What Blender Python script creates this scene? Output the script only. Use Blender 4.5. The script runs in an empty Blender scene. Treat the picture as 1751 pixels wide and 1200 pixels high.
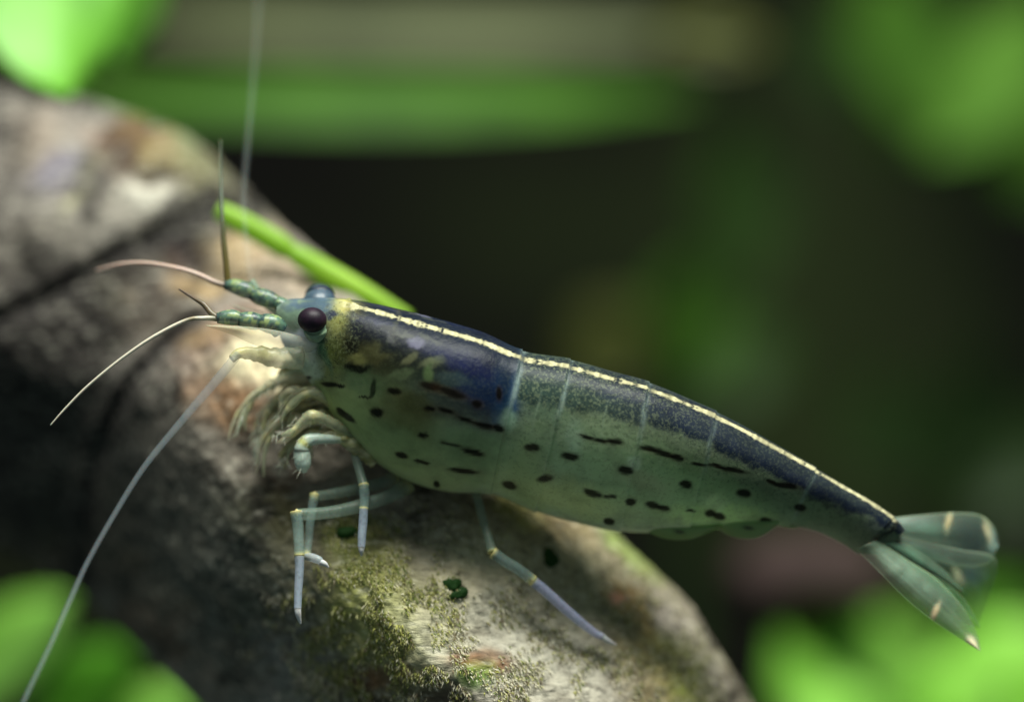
import bpy, math, random
import numpy as np

# ---------------------------------------------------------------- units
S = 3.1e-5            # metres per photograph pixel at the focal plane (shrimp about 42 mm long)
D = 8000.0            # camera distance in the same pixel units (about 25 cm)
W, H = 1751.0, 1200.0
rng = np.random.default_rng(7)
random.seed(7)

def P(px, py, d=0.0):
    """photo pixel + depth (pixel units behind the focal plane) -> metres"""
    k = (D + d) / D
    return np.stack(np.broadcast_arrays((px - W/2)*k*S, d*S*np.ones_like(px*1.0), -(py - H/2)*k*S), -1)

def lin(c):
    c = np.asarray(c, float)/255.0
    return np.where(c <= 0.04045, c/12.92, ((c+0.055)/1.055)**2.4)

# ---------------------------------------------------------------- camera, world, lamps
sc = bpy.context.scene
cam_d = bpy.data.cameras.new('camera'); cam = bpy.data.objects.new('camera', cam_d)
sc.collection.objects.link(cam); sc.camera = cam
cam.location = (0, -D*S, 0); cam.rotation_euler = (math.pi/2, 0, 0)
cam_d.sensor_width = 36.0; cam_d.lens = 36.0*D/W
cam_d.clip_start = 0.005; cam_d.clip_end = 5.0
cam_d.dof.use_dof = True; cam_d.dof.focus_distance = (D-72)*S
cam_d.dof.aperture_fstop = cam_d.lens*0.001/(520*S)

world = bpy.data.worlds.new('World'); sc.world = world; world.use_nodes = True
bg = world.node_tree.nodes['Background']
bg.inputs[0].default_value = (0.60, 0.84, 0.84, 1); bg.inputs[1].default_value = 0.17

def area(name, loc, target, sx, sy, power, col):
    l = bpy.data.lights.new(name, 'AREA'); l.shape = 'RECTANGLE'; l.size = sx; l.size_y = sy
    l.energy = power; l.color = col
    o = bpy.data.objects.new(name, l); sc.collection.objects.link(o)
    o.location = loc
    from mathutils import Vector
    o.rotation_euler = (Vector(target)-Vector(loc)).to_track_quat('-Z', 'Y').to_euler()
    return o
area('aquarium_lamp', (0.03, -0.08, 0.25), (0, 0.02, 0), 0.22, 0.12, 2.6, (0.97, 1.0, 0.91))

vs = sc.view_settings
vs.view_transform = 'Standard'; vs.look = 'None'; vs.exposure = -0.12; vs.gamma = 1.0
sc.cycles.use_denoising = True
sc.cycles.transparent_max_bounces = 24
sc.cycles.max_bounces = 8

# ---------------------------------------------------------------- numeric helpers
def hash2(ix, iy, seed):
    n = (ix.astype(np.int64)*374761393 + iy.astype(np.int64)*668265263 + seed*1442695041) & 0xffffffff
    n = ((n ^ (n >> 13))*1274126177) & 0xffffffff
    n = (n ^ (n >> 16)) & 0xffffffff
    return n/4294967295.0
def vnoise(x, y, seed=0):
    x = np.asarray(x, float); y = np.asarray(y, float)
    ix = np.floor(x); iy = np.floor(y); fx = x-ix; fy = y-iy
    fx = fx*fx*(3-2*fx); fy = fy*fy*(3-2*fy)
    a = hash2(ix, iy, seed); b = hash2(ix+1, iy, seed); c = hash2(ix, iy+1, seed); e = hash2(ix+1, iy+1, seed)
    return (a*(1-fx)+b*fx)*(1-fy) + (c*(1-fx)+e*fx)*fy
def fbm(x, y, seed=0, oct=4):
    r = 0; a = 0.5; t = 0
    for o in range(oct):
        r = r + a*vnoise(x*2**o, y*2**o, seed+o*17); t += a; a *= 0.5
    return r/t
def sstep(a, b, x):
    t = np.clip((x-a)/(b-a), 0, 1); return t*t*(3-2*t)
def catmull(pts, n):
    """smooth resample of control points (k,dim) to n points"""
    p = np.asarray(pts, float); k = len(p)
    if k == 2:
        u = np.linspace(0, 1, n)[:, None]; return p[0]*(1-u)+p[1]*u
    q = np.vstack([2*p[0]-p[1], p, 2*p[-1]-p[-2]])
    u = np.linspace(0, k-1, n); i = np.minimum(u.astype(int), k-2); f = (u-i)[:, None]
    a, b, c, d = q[i], q[i+1], q[i+2], q[i+3]
    return 0.5*((2*b)+(-a+c)*f+(2*a-5*b+4*c-d)*f*f+(-a+3*b-3*c+d)*f**3)
def poly_dist(x, y, pts):
    best = np.full(np.shape(x), 1e9); side = np.zeros(np.shape(x))
    for (ax, ay), (bx, by) in zip(pts[:-1], pts[1:]):
        dx, dy = bx-ax, by-ay
        t = np.clip(((x-ax)*dx+(y-ay)*dy)/(dx*dx+dy*dy), 0, 1)
        dd = np.hypot(x-ax-t*dx, y-ay-t*dy); m = dd < best
        best = np.where(m, dd, best); side = np.where(m, np.sign(dx*(y-ay)-dy*(x-ax)), side)
    return best, side
def blob(x, y, cx, cy, rx, ry, ang=0.0, soft=0.5):
    a = math.radians(ang); u = ((x-cx)*math.cos(a)+(y-cy)*math.sin(a))/rx; v = (-(x-cx)*math.sin(a)+(y-cy)*math.cos(a))/ry
    return 1-sstep(1-soft, 1+soft, np.hypot(u, v))
def mixc(col, c, m):
    return col*(1-m[..., None]) + lin(c)*m[..., None]

# ---------------------------------------------------------------- object helpers
def link(name, me, mat, parent=None):
    o = bpy.data.objects.new(name, me); sc.collection.objects.link(o)
    if mat: me.materials.append(mat)
    if parent: o.parent = parent
    return o
def mesh(name, verts, faces, mat, parent=None, col=None, attrs=None, smooth=True):
    me = bpy.data.meshes.new(name)
    verts = np.asarray(verts, np.float32).reshape(-1, 3)
    me.from_pydata(verts.tolist(), [], faces if isinstance(faces, list) else faces.tolist())
    if col is not None:
        col = np.asarray(col, np.float32).reshape(-1, col.shape[-1])
        if col.shape[1] == 3: col = np.hstack([col, np.ones((len(col), 1), np.float32)])
        a = me.color_attributes.new('Col', 'FLOAT_COLOR', 'POINT'); a.data.foreach_set('color', col.ravel())
    for k, v in (attrs or {}).items():
        a = me.attributes.new(k, 'FLOAT', 'POINT'); a.data.foreach_set('value', np.asarray(v, np.float32).ravel())
    if smooth: me.polygons.foreach_set('use_smooth', np.ones(len(me.polygons), bool))
    me.update()
    return link(name, me, mat, parent)
def empty(name, loc, label, cat, group=None):
    o = bpy.data.objects.new(name, None); sc.collection.objects.link(o)
    o.empty_display_size = 0.002
    o['label'] = label; o['category'] = cat
    if group: o['group'] = group
    return o
def grid_faces(nu, nv, wrap=False, off=0, flip=False):
    i = np.arange(nu-1)[:, None]; j = np.arange(nv if wrap else nv-1)[None, :]; j2 = (j+1) % nv
    f = np.stack([i*nv+j, (i+1)*nv+j, (i+1)*nv+j2, i*nv+j2], -1).reshape(-1, 4)+off
    return f[:, ::-1] if flip else f
def tube(name, ctrl, mat, parent, colf=None, n=60, ns=12, flat=1.0, lump=0.0):
    """ctrl rows: px, py, depth, radius(px).  colf(u, ang, px, py) -> rgb(a)"""
    c = catmull(ctrl, n); c[:, 3] = np.maximum(c[:, 3], 0.05)
    pts = P(c[:, 0], c[:, 1], c[:, 2]); r = c[:, 3]*S
    tan = np.gradient(pts, axis=0); tan /= np.linalg.norm(tan, axis=1)[:, None]
    yv = np.array([0, 1, 0.0]); n1 = np.cross(tan, yv); n1 /= np.maximum(np.linalg.norm(n1, axis=1), 1e-6)[:, None]
    n2 = np.cross(n1, tan)
    an = np.linspace(0, 2*math.pi, ns, endpoint=False)
    rr = r[:, None, None]*np.ones((1, ns, 1))
    if lump: rr = rr*(1+lump*2*(fbm(c[:, 0:1]/9+c[:, 1:2]/13, 1.3*np.cos(an)[None]+c[:, 1:2]/11, 77, 3)-.5))[..., None]
    v = pts[:, None]+rr*(np.cos(an)[None, :, None]*n1[:, None]+flat*np.sin(an)[None, :, None]*n2[:, None])
    f = grid_faces(n, ns, True).tolist()
    f.append(list(range(ns))); f.append([(n-1)*ns+k for k in range(ns)][::-1])
    col = None
    if colf is not None:
        u = np.linspace(0, 1, n)[:, None]*np.ones((1, ns)); A = an[None, :]*np.ones((n, 1))
        col = colf(u, A, c[:, 0][:, None]+0*u, c[:, 1][:, None]+0*u)
    return mesh(name, v, f, mat, parent, col)
def ruled(name, ea, eb, mat, parent, depth, thick=3.0, colf=None, nu=60, nv=24, bulge=0.0):
    """thin solid blade between two pixel edges; depth(u, v) in px units"""
    a = catmull(ea, nu); b = catmull(eb, nu)
    v = np.linspace(0, 1, nv)[None, :]; u = np.linspace(0, 1, nu)[:, None]
    x = a[:, 0:1]*(1-v)+b[:, 0:1]*v; y = a[:, 1:2]*(1-v)+b[:, 1:2]*v
    d = depth(u, v)*np.ones_like(x) - bulge*np.sin(math.pi*v)
    th = thick*np.sin(math.pi*np.clip(v, 0.03, 0.97))**0.5*np.ones_like(x)
    front = P(x, y, d-th/2); back = P(x, y, d+th/2)
    V = np.concatenate([front.reshape(-1, 3), back.reshape(-1, 3)])
    N = nu*nv
    F = grid_faces(nu, nv).tolist()+grid_faces(nu, nv, off=N, flip=True).tolist()
    for i in range(nu-1):
        F.append([i*nv, i*nv+N, (i+1)*nv+N, (i+1)*nv]); k = nv-1
        F.append([i*nv+k, (i+1)*nv+k, (i+1)*nv+k+N, i*nv+k+N])
    for j in range(nv-1):
        F.append([j, j+1, j+1+N, j+N]); k = (nu-1)*nv
        F.append([k+j, k+j+N, k+j+1+N, k+j+1])
    col = None
    if colf is not None:
        c = colf(u*np.ones_like(x), v*np.ones_like(x), x, y); c = c.reshape(N, -1); col = np.concatenate([c, c])
    return mesh(name, V, F, mat, parent, col)

# ---------------------------------------------------------------- materials
def newmat(name):
    m = bpy.data.materials.new(name); m.use_nodes = True
    nt = m.node_tree; b = nt.nodes['Principled BSDF']
    return m, nt, b
def nd(nt, t, **kw):
    n = nt.nodes.new(t)
    for k, v in kw.items(): setattr(n, k, v)
    return n
def attr_col(nt, name='Col'):
    return nd(nt, 'ShaderNodeAttribute', attribute_name=name)
def noise(nt, scale, detail=3, rough=0.55, dist=0.0):
    tc = nd(nt, 'ShaderNodeTexCoord'); n = nd(nt, 'ShaderNodeTexNoise')
    n.inputs['Scale'].default_value = scale; n.inputs['Detail'].default_value = detail
    n.inputs['Roughness'].default_value = rough; n.inputs['Distortion'].default_value = dist
    nt.links.new(tc.outputs['Object'], n.inputs['Vector'])
    return n
def ramp(nt, src, p0, p1, c0=(0, 0, 0, 1), c1=(1, 1, 1, 1)):
    r = nd(nt, 'ShaderNodeValToRGB'); r.color_ramp.elements[0].position = p0; r.color_ramp.elements[1].position = p1
    r.color_ramp.elements[0].color = c0; r.color_ramp.elements[1].color = c1
    nt.links.new(src, r.inputs[0]); return r
def mix(nt, a, b, fac, mode='MIX'):
    m = nd(nt, 'ShaderNodeMix', data_type='RGBA', blend_type=mode)
    for s, v in ((m.inputs[0], fac), (m.inputs[6], a), (m.inputs[7], b)):
        if hasattr(v, 'links'): nt.links.new(v, s)
        else: s.default_value = v
    return m.outputs[2]
def math_(nt, op, a, b):
    m = nd(nt, 'ShaderNodeMath', operation=op)
    for s, v in ((m.inputs[0], a), (m.inputs[1], b)):
        if hasattr(v, 'links'): nt.links.new(v, s)
        else: s.default_value = v
    return m.outputs[0]
def bump(nt, b, height, strength, dist):
    bp = nd(nt, 'ShaderNodeBump'); bp.inputs['Strength'].default_value = strength; bp.inputs['Distance'].default_value = dist
    nt.links.new(height, bp.inputs['Height']); nt.links.new(bp.outputs[0], b.inputs['Normal'])

PX = 1.0/S
def shrimp_shell_material():
    m, nt, b = newmat('shrimp_shell')
    a = attr_col(nt); s = attr_col(nt, 'speckle')
    n1 = noise(nt, PX/4.5, 2, 0.6, 0.6); r1 = ramp(nt, n1.outputs[0], 0.50, 0.60)
    n2 = noise(nt, PX/6.0, 2, 0.6, 0.5); r2 = ramp(nt, n2.outputs[0], 0.54, 0.64)
    f1 = math_(nt, 'MULTIPLY', r1.outputs[0], s.outputs['Fac']); f2 = math_(nt, 'MULTIPLY', r2.outputs[0], s.outputs['Fac'])
    lightc = mix(nt, a.outputs['Color'], (0.40, 0.46, 0.24, 1), 0.20)
    c = mix(nt, a.outputs['Color'], lightc, f1)
    darkc = mix(nt, a.outputs['Color'], (0.010, 0.016, 0.016, 1), 0.8)
    c = mix(nt, c, darkc, math_(nt, 'MULTIPLY', f2, 0.75))
    n3 = noise(nt, PX/40.0, 3); c = mix(nt, c, (0, 0, 0, 1), math_(nt, 'MULTIPLY', ramp(nt, n3.outputs[0], 0.45, 0.8).outputs[0], 0.35))
    nt.links.new(c, b.inputs['Base Color']); nt.links.new(a.outputs['Alpha'], b.inputs['Alpha'])
    b.inputs['Roughness'].default_value = 0.34; b.inputs['Specular IOR Level'].default_value = 0.08
    b.inputs['Subsurface Scale'].default_value = 55*S
    b.inputs['Subsurface Radius'].default_value = (.8, 1, .75)
    nt.links.new(attr_col(nt, 'milky').outputs['Fac'], b.inputs['Subsurface Weight'])
    b.inputs['Coat Weight'].default_value = 0.0
    bump(nt, b, noise(nt, PX/14.0, 3).outputs[0], 0.35, 3*S)
    return m
def flesh_material(name='shrimp_limb', spk=0.35, rough=0.32):
    m, nt, b = newmat(name)
    a = attr_col(nt)
    n1 = noise(nt, PX/7.0, 2, 0.6, 0.4); r1 = ramp(nt, n1.outputs[0], 0.5, 0.66)
    c = mix(nt, a.outputs['Color'], mix(nt, a.outputs['Color'], (0.01, 0.02, 0.02, 1), 0.7), math_(nt, 'MULTIPLY', r1.outputs[0], spk))
    nt.links.new(c, b.inputs['Base Color']); nt.links.new(a.outputs['Alpha'], b.inputs['Alpha'])
    b.inputs['Roughness'].default_value = rough; b.inputs['Specular IOR Level'].default_value = 0.45
    b.inputs['Subsurface Weight'].default_value = 0.15; b.inputs['Subsurface Scale'].default_value = 5*S
    bump(nt, b, n1.outputs[0], 0.3, 2*S)
    return m
def eye_material(name, c0, c1, rough):
    m, nt, b = newmat(name)
    n = noise(nt, PX/22.0, 2); r = ramp(nt, n.outputs[0], 0.35, 0.7, (*c0, 1), (*c1, 1))
    nt.links.new(r.outputs[0], b.inputs['Base Color'])
    b.inputs['Roughness'].default_value = rough; b.inputs['Specular IOR Level'].default_value = 0.22
    v = nd(nt, 'ShaderNodeTexVoronoi'); v.inputs['Scale'].default_value = PX/3.0
    tc = nd(nt, 'ShaderNodeTexCoord'); nt.links.new(tc.outputs['Object'], v.inputs['Vector'])
    bump(nt, b, v.outputs['Distance'], 0.12, 1*S)
    return m
def wood_material():
    m, nt, b = newmat('driftwood')
    a = attr_col(nt)
    tc = nd(nt, 'ShaderNodeTexCoord'); mp = nd(nt, 'ShaderNodeMapping')
    mp.inputs['Rotation'].default_value = (0, math.radians(58), 0); mp.inputs['Scale'].default_value = (1, 4, 4)
    nt.links.new(tc.outputs['Object'], mp.inputs['Vector'])
    st = nd(nt, 'ShaderNodeTexNoise'); st.inputs['Scale'].default_value = PX/45.0; st.inputs['Detail'].default_value = 5; st.inputs['Roughness'].default_value = 0.65
    nt.links.new(mp.outputs[0], st.inputs['Vector'])
    n2 = noise(nt, PX/26.0, 5, 0.65, 0.4)
    c = mix(nt, a.outputs['Color'], (0.03, 0.024, 0.018, 1), math_(nt, 'MULTIPLY', ramp(nt, st.outputs[0], 0.5, 0.72).outputs[0], 0.6))
    c = mix(nt, c, mix(nt, c, (0.62, 0.58, 0.48, 1), 0.45), ramp(nt, st.outputs[0], 0.30, 0.46, (1, 1, 1, 1), (0, 0, 0, 1)).outputs[0])
    c = mix(nt, c, (0.03, 0.025, 0.02, 1), math_(nt, 'MULTIPLY', ramp(nt, n2.outputs[0], 0.54, 0.68).outputs[0], 0.5))
    nt.links.new(c, b.inputs['Base Color'])
    b.inputs['Roughness'].default_value = 0.85; b.inputs['Specular IOR Level'].default_value = 0.2
    h = math_(nt, 'ADD', st.outputs[0], math_(nt, 'MULTIPLY', n2.outputs[0], 0.5))
    bump(nt, b, h, 0.55, 10*S)
    return m
def plant_material(name, base, tip, rough=0.45, transl=0.45):
    m, nt, b = newmat(name)
    n = noise(nt, PX/220.0, 3); r = ramp(nt, n.outputs[0], 0.35, 0.68, (*base, 1), (*tip, 1))
    nt.links.new(r.outputs[0], b.inputs['Base Color'])
    b.inputs['Roughness'].default_value = rough
    tr = nd(nt, 'ShaderNodeBsdfTranslucent'); nt.links.new(r.outputs[0], tr.inputs[0])
    mx = nd(nt, 'ShaderNodeMixShader'); mx.inputs[0].default_value = transl
    out = nt.nodes['Material Output']
    nt.links.new(b.outputs[0], mx.inputs[1]); nt.links.new(tr.outputs[0], mx.inputs[2]); nt.links.new(mx.outputs[0], out.inputs[0])
    return m
def attr_material(name, rough=0.7, spec=0.3, transl=0.0):
    m, nt, b = newmat(name)
    a = attr_col(nt); n = noise(nt, PX/20.0, 3)
    c = mix(nt, a.outputs['Color'], (0.01, 0.01, 0.01, 1), math_(nt, 'MULTIPLY', n.outputs[0], 0.35))
    nt.links.new(c, b.inputs['Base Color']); nt.links.new(a.outputs['Alpha'], b.inputs['Alpha'])
    b.inputs['Roughness'].default_value = rough; b.inputs['Specular IOR Level'].default_value = spec
    if transl:
        tr = nd(nt, 'ShaderNodeBsdfTranslucent'); nt.links.new(c, tr.inputs[0])
        mx = nd(nt, 'ShaderNodeMixShader'); mx.inputs[0].default_value = transl
        nt.links.new(b.outputs[0], mx.inputs[1]); nt.links.new(tr.outputs[0], mx.inputs[2])
        nt.links.new(mx.outputs[0], nt.nodes['Material Output'].inputs[0])
    return m

M_shell = shrimp_shell_material()
M_limb = flesh_material()
M_feeler = flesh_material('shrimp_feeler', 0.0, 0.4)
M_eye = eye_material('eye_near', (0.006, 0.003, 0.008), (0.026, 0.010, 0.022), 0.5)
M_eye2 = eye_material('eye_far', (0.012, 0.018, 0.028), (0.05, 0.065, 0.085), 0.2)
M_wood = wood_material()
M_algae = attr_material('algae', 0.7, 0.2, 0.3)
M_leaf_bright = plant_material('leaf_bright_green', (0.10, 0.34, 0.02), (0.24, 0.60, 0.07))
M_leaf_mid = plant_material('leaf_mid_green', (0.07, 0.22, 0.015), (0.13, 0.34, 0.03))
M_leaf_green = plant_material('leaf_green', (0.08, 0.20, 0.02), (0.15, 0.34, 0.045))
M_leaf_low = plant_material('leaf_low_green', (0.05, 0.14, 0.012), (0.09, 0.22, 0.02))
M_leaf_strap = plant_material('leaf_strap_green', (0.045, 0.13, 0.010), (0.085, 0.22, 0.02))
M_leaf_lime = plant_material('leaf_lime_green', (0.26, 0.60, 0.06), (0.46, 0.84, 0.18))
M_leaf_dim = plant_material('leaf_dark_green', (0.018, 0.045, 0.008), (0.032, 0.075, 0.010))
M_leaf_olive = plant_material('leaf_olive', (0.06, 0.075, 0.015), (0.11, 0.12, 0.025))
M_stem_grey = plant_material('stem_grey_olive', (0.06, 0.072, 0.028), (0.095, 0.11, 0.045), 0.7, 0.1)
M_lime = plant_material('stem_lime', (0.28, 0.52, 0.03), (0.42, 0.66, 0.06))

# ---------------------------------------------------------------- setting: dark back of the tank
def back_wall():
    m, nt, b = newmat('dark_tank_back')
    n = noise(nt, PX/2600.0, 2); r = ramp(nt, n.outputs[0], 0.44, 0.66, (0.0025, 0.0022, 0.0018, 1), (0.016, 0.024, 0.007, 1))
    nt.links.new(r.outputs[0], b.inputs['Base Color']); b.inputs['Roughness'].default_value = 0.9; b.inputs['Specular IOR Level'].default_value = 0.1
    x0, x1, z0, z1, y0, y1 = -14000*S, 14000*S, -9000*S, 9000*S, 7200*S, 7500*S
    v = [(x, y, z) for y in (y0, y1) for z in (z0, z1) for x in (x0, x1)]
    f = [[0, 1, 3, 2], [4, 6, 7, 5], [0, 4, 5, 1], [2, 3, 7, 6], [0, 2, 6, 4], [1, 5, 7, 3]]
    o = mesh('tank_back_wall', v, f, m, smooth=False); o['kind'] = 'structure'
back_wall()

# ---------------------------------------------------------------- driftwood log
#        upper edge      lower edge     axis depth  depth half-axis
LOG = [(-300, 60,  -420, 800,  900, 350),
       (-60, 125,  -230, 850,  800, 350),
       (200, 190,  0, 940,     720, 350),
       (350, 265,  140, 1020,  640, 350),
       (490, 395,  240, 1110,  500, 345),
       (640, 512,  340, 1200,  385, 345),
       (830, 690,  480, 1330,  305, 345),
       (1050, 912, 620, 1450,  285, 345),
       (1180, 1037, 720, 1560, 275, 345),
       (1285, 1200, 800, 1720, 265, 345),
       (1400, 1420, 880, 1900, 260, 345)]
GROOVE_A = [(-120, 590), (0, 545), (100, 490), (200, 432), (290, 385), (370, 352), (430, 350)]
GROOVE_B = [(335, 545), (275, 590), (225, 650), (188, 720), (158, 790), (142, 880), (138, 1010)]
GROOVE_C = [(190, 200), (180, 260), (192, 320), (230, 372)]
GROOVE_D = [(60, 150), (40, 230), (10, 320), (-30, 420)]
def log_disp(x, y):
    """outward relief in px units as a function of the front-face pixel"""
    r = 14*(fbm(x/190, y/190, 3, 2)-0.5)*2 + 9*(fbm(x/60, y/60, 11, 2)-0.5)*2 + 4*(fbm(x/13, y/13, 21, 3)-0.5)*2
    # fibrous ridges running down the log
    a = math.radians(60); s = x*math.cos(a)+y*math.sin(a); t = -x*math.sin(a)+y*math.cos(a)
    r += 4*(fbm(s/70, t/12, 31, 3)-0.5)*2
    for g, w, dep in ((GROOVE_A, 15, 24), (GROOVE_B, 15, 30), (GROOVE_C, 24, 14), (GROOVE_D, 14, 16)):
        dd, side = poly_dist(x, y, g); w2 = w*(0.7+0.7*fbm(x/60, y/60, 41, 2)); r -= dep*np.exp(-(dd/w2)**2)
        if g is GROOVE_B:
            m = sstep(0, 45, dd)*(side > 0)*blob(x, y, 50, 760, 280, 300, 0, 0.35)
            r -= 45*m
    r += 30*blob(x, y, 262, 285, 110, 95, 30, 0.9)          # knob
    r += 35*blob(x, y, 395, 610, 110, 90, 0, 0.9)
    r += 30*blob(x, y, 470, 660, 80, 70, 0, 0.9)
    r -= 18*blob(x, y, 300, 425, 60, 35, 15, 0.6)
    r -= 40*blob(x, y, 580, 840, 150, 90, 20, 0.8)
    r -= 16*blob(x, y, 250, 320, 34, 14, 10, 0.7)
    return r
LOGPAINT = [  # cx, cy, rx, ry, angle, colour, opacity, softness
    (130, 260, 130, 110, 20, (176, 166, 152), .7, .7), (60, 230, 50, 60, 0, (170, 145, 118), .6, .7),
    (100, 305, 55, 28, 0, (120, 115, 160), .55, .7), (180, 250, 40, 18, 20, (185, 140, 110), .5, .7),
    (190, 395, 130, 45, -20, (180, 170, 152), .7, .7), (60, 430, 90, 60, 0, (120, 112, 95), .6, .7),
    (215, 260, 45, 60, 10, (92, 56, 22), .95, .5), (262, 255, 55, 35, 25, (150, 112, 40), .85, .6),
    (300, 300, 60, 40, 35, (165, 145, 75), .75, .6), (318, 258, 28, 18, 40, (150, 165, 110), .7, .7),
    (262, 345, 60, 26, 15, (240, 232, 205), .95, .5), (288, 318, 42, 13, 10, (72, 52, 24), .85, .5),
    (345, 300, 40, 60, 40, (130, 135, 80), .6, .7), (350, 350, 40, 18, 10, (70, 62, 40), .8, .6),
    (145, 330, 14, 50, 25, (205, 200, 140), .75, .6),
    (320, 425, 58, 34, 10, (48, 34, 30), .9, .45), (300, 448, 34, 26, 0, (60, 30, 26), .85, .5),
    (420, 430, 50, 45, 20, (200, 165, 100), .75, .7), (335, 480, 50, 24, 10, (205, 165, 95), .8, .6),
    (250, 500, 70, 60, 0, (150, 128, 100), .7, .7), (180, 510, 40, 70, 0, (62, 64, 36), .7, .7),
    (480, 465, 60, 30, 30, (190, 165, 140), .7, .7),
    (395, 605, 90, 70, 0, (160, 130, 110), .75, .7), (380, 606, 24, 30, 20, (60, 26, 26), .95, .4),
    (300, 690, 30, 36, 0, (34, 24, 18), .8, .6), (390, 700, 60, 34, 30, (170, 120, 70), .65, .7),
    (470, 640, 95, 42, 5, (235, 220, 178), .95, .5), (340, 590, 40, 20, 0, (175, 140, 85), .6, .7),  # cream patch by the head: lit wood put into the colour
    (40, 610, 130, 90, 0, (56, 50, 48), .85, .7), (100, 800, 170, 220, 0, (40, 42, 38), .85, .7), (130, 560, 60, 50, 0, (40, 34, 30), .7, .7),  # lower-left patches, with the next row: shade put into the colour
    (300, 900, 120, 200, -20, (66, 66, 60), .8, .6), (420, 1050, 90, 220, -30, (82, 84, 78), .7, .7),
    (500, 1150, 60, 80, 0, (150, 146, 140), .5, .7),
    (620, 1010, 70, 110, 10, (150, 152, 78), .75, .6), (700, 1080, 80, 90, 0, (190, 188, 130), .65, .7),
    (600, 905, 60, 50, 0, (90, 96, 44), .7, .6), (830, 990, 120, 80, 25, (190, 180, 150), .85, .6),
    (1000, 1010, 120, 60, 40, (165, 158, 128), .7, .6), (900, 1130, 170, 90, 20, (196, 190, 172), .8, .6),
    (830, 1140, 55, 22, 10, (128, 82, 44), .8, .5), (640, 1160, 70, 26, -10, (110, 72, 44), .7, .6),
    (815, 1165, 34, 24, 0, (110, 150, 40), .7, .6), (1090, 1060, 22, 60, -35, (150, 112, 30), .7, .6),
    (1160, 1150, 40, 60, -30, (140, 150, 55), .7, .6), (1100, 1140, 50, 90, -25, (190, 170, 120), .7, .6),
    (1080, 950, 60, 26, 42, (120, 140, 60), .6, .7), (920, 880, 110, 26, 38, (170, 150, 112), .7, .7),
    (1060, 1035, 16, 12, 0, (200, 145, 120), .8, .6), (1160, 1060, 60, 24, 50, (150, 140, 130), .7, .7),
    (870, 870, 60, 24, 40, (150, 150, 80), .6, .7),
]
def build_log():
    nu, nv = 620, 460
    L = catmull(np.array(LOG, float), nu)
    # denser angular sampling on the camera side
    v = np.linspace(0, 1, nv, endpoint=False)
    phi = np.where(v < 0.78, -0.15+ (math.pi+0.3)*v/0.78, math.pi+0.15+(math.pi-0.3)*(v-0.78)/0.22)  # 0 = upper edge, pi/2 = camera side, pi = lower edge
    c, s = np.cos(phi)[None], np.sin(phi)[None]
    mx, my = (L[:, 0]+L[:, 2])/2, (L[:, 1]+L[:, 3])/2; hx, hy = (L[:, 0]-L[:, 2])/2, (L[:, 1]-L[:, 3])/2
    x = mx[:, None]+hx[:, None]*c; y = my[:, None]+hy[:, None]*c; prof = np.where(c > -.05, (np.clip(1-c, 0, 2)/1.05)**.6, 1-np.clip((-.05-c)/.95, 0, 1)**1.35)
    cc_ = np.linspace(-1.2, 1.2, 481); pf = np.where(cc_ > -.05, (np.clip(1-cc_, 0, 2)/1.05)**.6, 1-np.clip((-.05-cc_)/.95, 0, 1)**1.35)
    ker = np.hanning(101); pf = np.where(np.abs(cc_) < .8, np.convolve(np.pad(pf, 50, 'edge'), ker/ker.sum(), 'valid'), pf)   # rounded ridge
    prof = np.interp(c, cc_, pf)
    d = L[:, 4:5]-L[:, 5:6]*np.where(s > 0, .8*prof+.2*s, s)
    hh = np.hypot(hx, hy)[:, None]
    nx, ny, nz = hx[:, None]/hh*c, hy[:, None]/hh*c, -s+0*x       # outward normal in (x, y, depth)
    # mirrored relief on the far side
    xr, yr = x+np.where(s < 0, 900, 0), y+np.where(s < 0, 700, 0)
    r = log_disp(xr, yr)
    edge = sstep(-0.1, 0.35, s)
    r = r*(0.35+0.65*edge)
    x2, y2, d2 = x+nx*r, y+ny*r, d+nz*r
    # colour
    col = np.ones(x.shape+(3,))*lin((134, 124, 112))
    n1 = fbm(x/120, y/120, 51, 4); n2 = fbm(x/40, y/40, 61, 4); n3 = fbm(x/300, y/300, 71, 2)
    col = mixc(col, (82, 66, 52), sstep(.5, .68, n1)*.8); col = mixc(col, (160, 152, 138), sstep(.52, .7, n2)*.6)
    col = mixc(col, (98, 100, 58), sstep(.5, .7, n3)*.5); col = mixc(col, (44, 36, 28), sstep(.60, .74, fbm(x/55, y/55, 81, 4))*.8)
    for cx, cy, rx, ry, ang, cc, op, so in LOGPAINT:
        w = 1.0+0.5*(n2-.5)*2
        col = mixc(col, cc, np.clip(blob(x+60*(n2-.5), y+60*(n1-.5), cx, cy, rx, ry, ang, so)*op*w, 0, 1))
    # greyer and darker towards the upper end, blotched with dark stains
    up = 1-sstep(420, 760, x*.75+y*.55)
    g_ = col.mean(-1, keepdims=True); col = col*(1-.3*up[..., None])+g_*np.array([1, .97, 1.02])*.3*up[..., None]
    col *= (1-.42*up*(1-.5*blob(x, y, 470, 640, 110, 60, 5, .6)))[..., None]  # painted lit patch by the head is darkened less
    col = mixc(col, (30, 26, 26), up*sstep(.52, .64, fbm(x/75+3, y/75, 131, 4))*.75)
    # dark colour along the grooves
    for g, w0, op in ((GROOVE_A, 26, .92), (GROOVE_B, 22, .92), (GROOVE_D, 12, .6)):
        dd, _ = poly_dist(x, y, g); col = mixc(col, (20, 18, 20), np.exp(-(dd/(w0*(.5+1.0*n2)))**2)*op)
    V = P(x2, y2, d2)
    F = grid_faces(nu, nv, True, flip=True).tolist(); F.append(list(range(nv))); F.append([(nu-1)*nv+k for k in range(nv)][::-1])
    o = mesh('driftwood_log', V, F, M_wood, None, col)
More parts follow.
